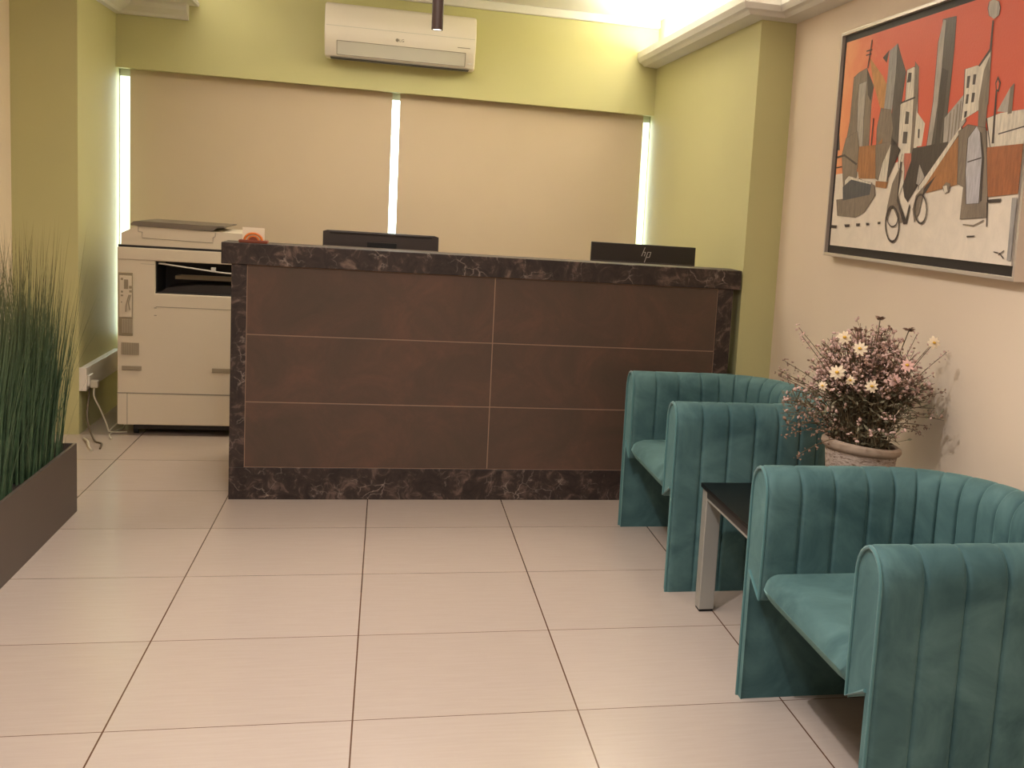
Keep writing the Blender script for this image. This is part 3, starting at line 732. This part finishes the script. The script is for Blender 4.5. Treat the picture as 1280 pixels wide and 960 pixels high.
# ============================================================ SIDE TABLE
r = thing('side_table', 'low side table with black glass top and square silver legs between the armchairs', 'table', (1.42, 3.44, 0))
TX0, TX1, TY0, TY1 = 1.098, 1.74, 3.085, 3.725
part('glass_top', box(B(), TX0-.006, TX1+.004, TY0-.004, TY1+.004, .437, .452, .002), 'glass_black', r)
bm = B()
for a in ((TX0+.002, TX0+.014, TY0+.05, TY1-.05), (TX1-.012, TX1, TY0+.05, TY1-.05), (TX0+.05, TX1-.05, TY0, TY0+.012), (TX0+.05, TX1-.05, TY1-.012, TY1)):
    box(bm, *a, .412, .437); q = B(); box(q, *a, .404, .412); part('rail', q, 'silver', r)
part('apron', bm, 'dark', r)
for x in (TX0+.001, TX1-.056):
    for y in (TY0, TY1-.055):
        lg = part('leg', box(B(), x, x+.055, y, y+.055, .008, .437, .003), 'silver', r)
        part('foot_pad', box(B(), x+.003, x+.052, y+.003, y+.052, 0, .008), 'rubber', lg)

# ============================================================ FLOWER POT
PC = (1.560, 3.45, .452)
r = thing('flower_pot', 'rough whitewashed ceramic pot of dried mauve flowers and daisies on side table', 'flower pot', PC)
def tilt(bm):
    for v in bm.verts:
        k = max(0, (v.co.z-PC[2])/.2); v.co.z -= .10*(v.co.x-PC[0]-.02)*k*k
bm = B(); lathe(bm, [(0, 0), (.098, 0), (.102, .006), (.108, .06), (.116, .13), (.122, .19), (.112, .19), (.104, .12), (.095, .02), (0, .02)], PC, 48); tilt(bm); part('pot', bm, 'pot', r, True)
bm = B(); lathe(bm, [(.110, .178), (.121, .180), (.131, .186), (.136, .196), (.134, .207), (.124, .213), (.114, .208), (.110, .198)], PC, 48)
lathe(bm, [(.110, .178), (.110, .198)], PC, 48)
tilt(bm); part('pot_rim', bm, 'pot_rim', r, True)
bm = B(); lathe(bm, [(0, .165), (.111, .165), (.111, .17), (0, .18)], PC, 32); part('moss_filling', bm, 'soil', r, True)
rnd = random.Random(11)
stems = B(); leaves = B(); buds = B(); seeds = B()
def blob(bm, p, s):
    m4 = Matrix.Translation(p) @ Matrix.Rotation(rnd.uniform(0, 6), 4, Vector((rnd.uniform(-1, 1), rnd.uniform(-1, 1), rnd.uniform(-1, 1))).normalized()) @ Matrix.Diagonal((s, s*rnd.uniform(.5, .8), s*rnd.uniform(.3, .6), 1))
    bmesh.ops.create_icosphere(bm, subdivisions=1, radius=1, matrix=m4)
def leaf(bm, p, d, L, w):
    d = d.normalized(); s = d.cross(Vector((rnd.uniform(-1, 1), rnd.uniform(-1, 1), rnd.uniform(-1, 1)))).normalized()*w; u = d.cross(s).normalized()*w*.5
    v = [bm.verts.new(p), bm.verts.new(p+d*L*.45+s+u), bm.verts.new(p+d*L), bm.verts.new(p+d*L*.45-s+u)]; c = bm.verts.new(p+d*L*.45)
    for a, b_ in ((0, 1), (1, 2), (2, 3), (3, 0)): bm.faces.new([v[a], v[b_], c])
top = Vector((PC[0], PC[1], PC[2]+.17))
def lim(p): p.x = min(p.x, XR-.012); return p
for k in range(300):
    az = rnd.uniform(0, 2*PI); sp_ = rnd.uniform(.05, 1)**.7
    Rr = .225*sp_; hh = .42-.16*sp_**2+rnd.uniform(-.10, .03)
    if k % 10 == 0: Rr = .28; hh = rnd.uniform(.08, .24)
    base = top+Vector((math.cos(az), math.sin(az), 0))*rnd.uniform(0, .09)
    end = lim(top+Vector((math.cos(az)*Rr, math.sin(az)*Rr, hh)))
    midp = base.lerp(end, .55)+Vector((0, 0, .04+.03*rnd.random()))-Vector((math.cos(az), math.sin(az), 0))*.02
    P = smoothpath([base, midp, end], 4); tube(stems, P, .0016, 4, .0009)
    for j in range(7 if k % 10 else 12):                       # side twigs with tiny blossoms
        f = rnd.uniform(.45, 1); q = P[min(len(P)-1, int(f*(len(P)-1)))]
        d = Vector((rnd.uniform(-1, 1), rnd.uniform(-1, 1), rnd.uniform(.1, 1))).normalized()
        e = lim(q+d*rnd.uniform(.015, .045)); tube(stems, [q, e], .0009, 3, cap=False)
        zrel = (e.z-top.z)
        if zrel > .215 or (k % 10 == 0 and rnd.random() < .4):
            for _ in range(2): blob(buds if rnd.random() < .8 else seeds, e+Vector((rnd.uniform(-.008, .008), rnd.uniform(-.008, .008), rnd.uniform(-.008, .008))), rnd.uniform(.004, .0095))
        else: leaf(leaves, e, d, rnd.uniform(.015, .03), .004)
    for j in range(12):
        f = rnd.uniform(.1, .8); q = P[int(f*(len(P)-1))]
        d = Vector((rnd.uniform(-1, 1), rnd.uniform(-1, 1), rnd.uniform(-.3, .8))); leaf(leaves, lim(q.copy()), d, rnd.uniform(.015, .032), .0045)
# long sprigs read one by one in the photo
for e in ((1.30, 3.33, .76), (1.27, 3.36, .73), (1.33, 3.30, .72), (1.25, 3.40, .80), (1.72, 3.34, .72), (1.76, 3.36, .78), (1.284, 3.40, 1.045), (1.29, 3.38, 1.02), (1.235, 3.42, .885), (1.225, 3.40, .905), (1.26, 3.44, .93), (1.700, 3.40, 1.04), (1.76, 3.42, 1.00), (1.815, 3.40, .985), (1.81, 3.38, .855), (1.25, 3.36, .70), (1.29, 3.34, .64), (1.75, 3.36, .74)):
    e = Vector(e); base = top+Vector((rnd.uniform(-.05, .05), rnd.uniform(-.05, .05), 0)); P = smoothpath([base, base.lerp(e, .5)+Vector((0, 0, .05)), e], 6)
    tube(stems, P, .002, 5, .001)
    for q in P[5:]:
        for _ in range(4): blob(buds if e.z > .95 else seeds, lim(q+Vector((rnd.uniform(-.011, .011), rnd.uniform(-.011, .011), rnd.uniform(-.012, .012)))), rnd.uniform(.003, .006))
def flower(p, rad, mat, nb=9):
    p = Vector(p); d = Vector((-.35, -1, .45)).normalized(); d = (d+Vector((rnd.uniform(-.4, .4), rnd.uniform(-.2, .2), rnd.uniform(-.3, .5)))).normalized()
    a = d.cross(Vector((0, 0, 1))).normalized(); b_ = d.cross(a); bm = B()
    for i in range(nb):
        th = 2*PI*i/nb+rnd.uniform(-.12, .12); L = rad*rnd.uniform(.85, 1.1); c = a*math.cos(th)+b_*math.sin(th); s = d.cross(c)
        w = L*.24; v0 = p+c*L*.15; pts = [v0-s*w*.5, p+c*L*.6-s*w-d*.001, p+c*L-s*w*.35-d*.004, p+c*L+s*w*.35-d*.004, p+c*L*.6+s*w-d*.001, v0+s*w*.5]
        bm.faces.new([bm.verts.new(q) for q in pts])
    f = part('daisy_head', bm, mat, r)
    bm = B(); bmesh.ops.create_uvsphere(bm, u_segments=12, v_segments=7, radius=rad*.27, matrix=Matrix.Translation(p+d*.002) @ Matrix.Diagonal((1, 1, .7, 1)))
    part('flower_centre', bm, 'yolk', f, True)
    tube(stems, smoothpath([top+Vector((rnd.uniform(-.05, .05), rnd.uniform(-.05, .03), 0)), top.lerp(p, .55)+Vector((0, 0, .03)), p-d*.004], 5), .0016, 4)
for x, z, rd, mt in ((1.396, 1.023, .029, 'petal_w'), (1.449, .989, .030, 'petal_w'), (1.377, .911, .032, 'petal_w'), (1.502, .868, .028, 'petal_w'), (1.578, .891, .028, 'petal_p'), (1.620, .940, .030, 'petal_p'), (1.698, 1.019, .027, 'petal_w'), (1.43, .885, .022, 'petal_w'), (1.335, .865, .02, 'petal_w')):
    flower((x, 3.27+.02*rnd.random(), z*.985+.024), rd*.8, mt)
for x, z in ((1.545, 1.088), (1.650, 1.056), (1.47, 1.05)):
    p = Vector((x, 3.36, z)); tube(stems, smoothpath([top, top.lerp(p, .6), p], 5), .0018, 5)
    for i in range(26):
        th = rnd.uniform(0, 2*PI); leaf(seeds, p+Vector((0, 0, rnd.uniform(-.006, .004))), Vector((math.cos(th), math.sin(th), rnd.uniform(.0, .5))), rnd.uniform(.012, .024), .004)
o = part('stems', stems, 'stem', r); o['kind'] = 'stuff'
o = part('leaves', leaves, 'leaf', r); o['kind'] = 'stuff'
o = part('small_blossoms', buds, 'mauve', r); o['kind'] = 'stuff'
o = part('seed_heads', seeds, 'mauve_d', r); o['kind'] = 'stuff'

# ============================================================ PAINTING
FX = 1.785
r = thing('framed_painting', 'large framed cityscape painting with red sky and bicycle on the cream wall', 'painting', (XR, 3.75, 1.24))
FY0, FY1, FZ0, FZ1 = 2.985, 4.513, 1.248, 2.160
bm = B(); th = .013
for a in ((FY0, FY0+th, FZ0, FZ1), (FY1-th, FY1, FZ0, FZ1), (FY0+th, FY1-th, FZ0, FZ0+th), (FY0+th, FY1-th, FZ1-th, FZ1)):
    box(bm, FX, XR-.001, *a, .0015)
part('frame', bm, 'frame', r)
part('inner_border', box(B(), FX+.016, XR-.004, FY0+th, FY1-th, FZ0+th, FZ1-th), 'frame_black', r)
CY0, CY1, CZ0, CZ1 = 3.020, 4.462, 1.293, 2.118
PM = {'ground': (236, 222, 204), 'sky': (222, 92, 62), 'skyl': (238, 132, 92), 'skyy': (232, 150, 100), 'gmid': (140, 124, 108), 'glite': (186, 176, 164), 'glite2': (166, 160, 154),
      'gdark': (74, 62, 56), 'gdark2': (98, 88, 80), 'white': (232, 221, 202), 'orng': (206, 146, 84), 'brown': (178, 120, 72), 'brown2': (172, 104, 64), 'red': (196, 112, 92), 'box': (88, 86, 88), 'pale': (196, 192, 196)}
def paintmat(nm, c):
    m, t, b = nt('paint_'+nm); v = coord(t)
    c = srgb(*c); n = noise(t, v, 11, 6, .65, .6)
    n2 = noise(t, coord(t, (1, 9, 1.6)), 9, 5, .65, .4)
    if nm == 'sky':
        s_ = N(t, 'ShaderNodeSeparateXYZ'); t.links.new(v, s_.inputs[0])
        gy_ = M1(t, 'ADD', M1(t, 'MULTIPLY', s_.outputs[1], 1.6), M1(t, 'MULTIPLY', n, .5))
        t.links.new(ramp(t, gy_, [(.30, srgb(222, 92, 66)), (.95, srgb(232, 112, 80)), (1.0, srgb(240, 162, 112))]) if False else ramp(t, M1(t, 'MULTIPLY', gy_, .62), [(.05, srgb(218, 92, 64)), (.52, srgb(226, 106, 78)), (.98, srgb(246, 176, 120))]), b.inputs['Base Color'])
        sinp(b, 'Roughness', .5); bump(t, b, noise(t, v, 140, 4), .25, .003); return m
    if nm != 'ground': n = M1(t, 'ADD', M1(t, 'MULTIPLY', n, .4), M1(t, 'MULTIPLY', ramp(t, n2, [(.35, (0, 0, 0, 1)), (.62, (1, 1, 1, 1))]), .6))
    dk = tuple(x*(.78 if nm == 'ground' else .6) for x in c[:3])+(1,); lt = tuple(min(1, x*1.14) for x in c[:3])+(1,)
    t.links.new(MX(t, dk, lt, n), b.inputs['Base Color']); sinp(b, 'Roughness', .5); bump(t, b, noise(t, v, 140, 4), .25, .003); return m
PM.pop('skyl'); PM.pop('skyy')
keys = list(PM); mats = [paintmat(k, PM[k]) for k in keys]
bm = B(); box(bm, FX+.008, FX+.02, CY0, CY1, CZ0, CZ1)
lay = FX+.0078
def clip(P):
    def c1(P, ins, cut):
        o = []
        for i in range(len(P)):
            a, b_ = P[i-1], P[i]
            if ins(b_):
                if not ins(a): o.append(cut(a, b_))
                o.append(b_)
            elif ins(a): o.append(cut(a, b_))
        return o
    for ax, lim_, sg in ((0, CY0, 1), (0, CY1, -1), (1, CZ0, 1), (1, CZ1, -1)):
        P = c1(P, lambda p: sg*(p[ax]-lim_) >= 0, lambda a, b_: tuple(a[i]+(b_[i]-a[i])*(lim_-a[ax])/(b_[ax]-a[ax]) for i in (0, 1)))
        if len(P) < 3: return []
    return P
def addpoly(P, mi):
    global lay
    P = clip([tuple(p) for p in P])
    Q = []
    for p in P:
        if not Q or (abs(p[0]-Q[-1][0])+abs(p[1]-Q[-1][1])) > 1e-5: Q.append(p)
    if len(Q) < 3: return
    lay -= .00003
    f = bm.faces.new([bm.verts.new((lay, y, z)) for y, z in Q]); f.material_index = mi
addpoly([(p[0], p[1]) for p in PAINT[0][1][:1]]+[(4.462, 2.118), (3.02, 2.118), (3.02, 1.70), (3.4, 1.70)]+[(4.0, 1.60), (4.47, 1.585)], keys.index('sky'))
for nm, P in PAINT[1:]:
    if nm in ('skyl', 'skyy'): continue
    if nm in ('gmid', 'gdark2', 'white', 'glite', 'pale') and len(P) > 4:
        c = (sum(p[0] for p in P)/len(P), sum(p[1] for p in P)/len(P))
        addpoly([(c[0]+(p[0]-c[0])*1.03+.003*(1 if p[0] > c[0] else -1)*(nm != 'gmid'), c[1]+(p[1]-c[1])*1.008) for p in P], keys.index('gdark'))
    addpoly(P, keys.index(nm))
for P in RINGS:
    n = len(P); c = (sum(p[0] for p in P)/n, sum(p[1] for p in P)/n); Q = [tuple(c[k]+(p[k]-c[k])*.86 for k in (0, 1)) for p in P]
    for i in range(n):
        j = (i+1) % n; addpoly([P[i], P[j], Q[j], Q[i]], keys.index('gdark'))
me = bpy.data.meshes.new('canvas'); bmesh.ops.translate(bm, verts=bm.verts, vec=-Vector(r.location)); bm.to_mesh(me); bm.free()
for m in mats: me.materials.append(m)
cv = bpy.data.objects.new('canvas', me); COL.objects.link(cv); cv.parent = r

# ============================================================ LIGHT
def area(x, y, z, sx, sy, e, c, rot=(0, 0, 0), name='ceiling_lamp'):
    l = bpy.data.lights.new(name, 'AREA'); l.shape = 'RECTANGLE'; l.size = sx; l.size_y = sy; l.energy = e; l.color = c
    o = bpy.data.objects.new(name, l); COL.objects.link(o); o.location = (x, y, z); o.rotation_euler = rot; return o
def spot(x, y, z, e, c, ang=2.2, size=.05, rot=(0, 0, 0)):
    l = bpy.data.lights.new('spot_lamp', 'SPOT'); l.energy = e; l.color = c; l.spot_size = ang; l.spot_blend = .7; l.shadow_soft_size = size
    o = bpy.data.objects.new('spot_lamp', l); COL.objects.link(o); o.location = (x, y, z); o.rotation_euler = rot; return o
WARM = (1, .89, .75); NEUT = (1, .965, .965)
area(-.1, .6, 2.58, .9, .9, 27, NEUT)
area(.0, 3.2, 2.58, .5, 1.4, 22, (1, .93, .84))
area(.1, 5.9, 2.58, 1.2, .5, 16, WARM)
spot(-.1, 2.3, 2.56, 108, NEUT, 2.5, .03)
spot(-.3, .4, 2.56, 45, NEUT, 2.6, .05)
spot(.1, 6.4, 2.56, 22, WARM, 2.6, .06)
spot(-.6, 4.6, 2.56, 16, WARM, 2.6, .05)
spot(.14, 4.0, 1.925, 6, WARM, 1.2, .015)
area(1.58, 6.05, 2.40, .06, 2.1, 42, (1, .95, .84), (PI, 0, 0), 'cove_lamp')
area(-1.05, 6.0, 2.44, .06, 2.4, 9, (1, .95, .84), (PI, 0, 0), 'cove_lamp')
w = bpy.data.worlds.new('daylight'); bpy.context.scene.world = w; w.use_nodes = True
bg = w.node_tree.nodes['Background']; bg.inputs[0].default_value = (.92, 1.0, .96, 1); bg.inputs[1].default_value = 8.0

# ============================================================ CAMERA
cam = bpy.data.cameras.new('camera'); co = bpy.data.objects.new('camera', cam); COL.objects.link(co)
Rw = [(0.96589219, -0.2498328, 0.068087), (0.03146659, -0.14774811, -0.98852433), (0.25702553, 0.9569504, -0.13484736)]
Mc = Matrix(((Rw[0][0], -Rw[1][0], -Rw[2][0]), (Rw[0][1], -Rw[1][1], -Rw[2][1]), (Rw[0][2], -Rw[1][2], -Rw[2][2])))
co.matrix_world = Matrix.Translation((0, 0, 1.37923)) @ Mc.to_4x4()
cam.sensor_fit = 'HORIZONTAL'; cam.sensor_width = 36; cam.lens = 1414.847/1280*36
cam.shift_x = -(855.045-640)/1280; cam.shift_y = (460.607-480)/1280; cam.clip_start = .02
sc_ = bpy.context.scene; sc_.camera = co
sc_.view_settings.view_transform = 'Standard'; sc_.view_settings.look = 'None'
sc_.view_settings.exposure = 0; sc_.view_settings.gamma = 1
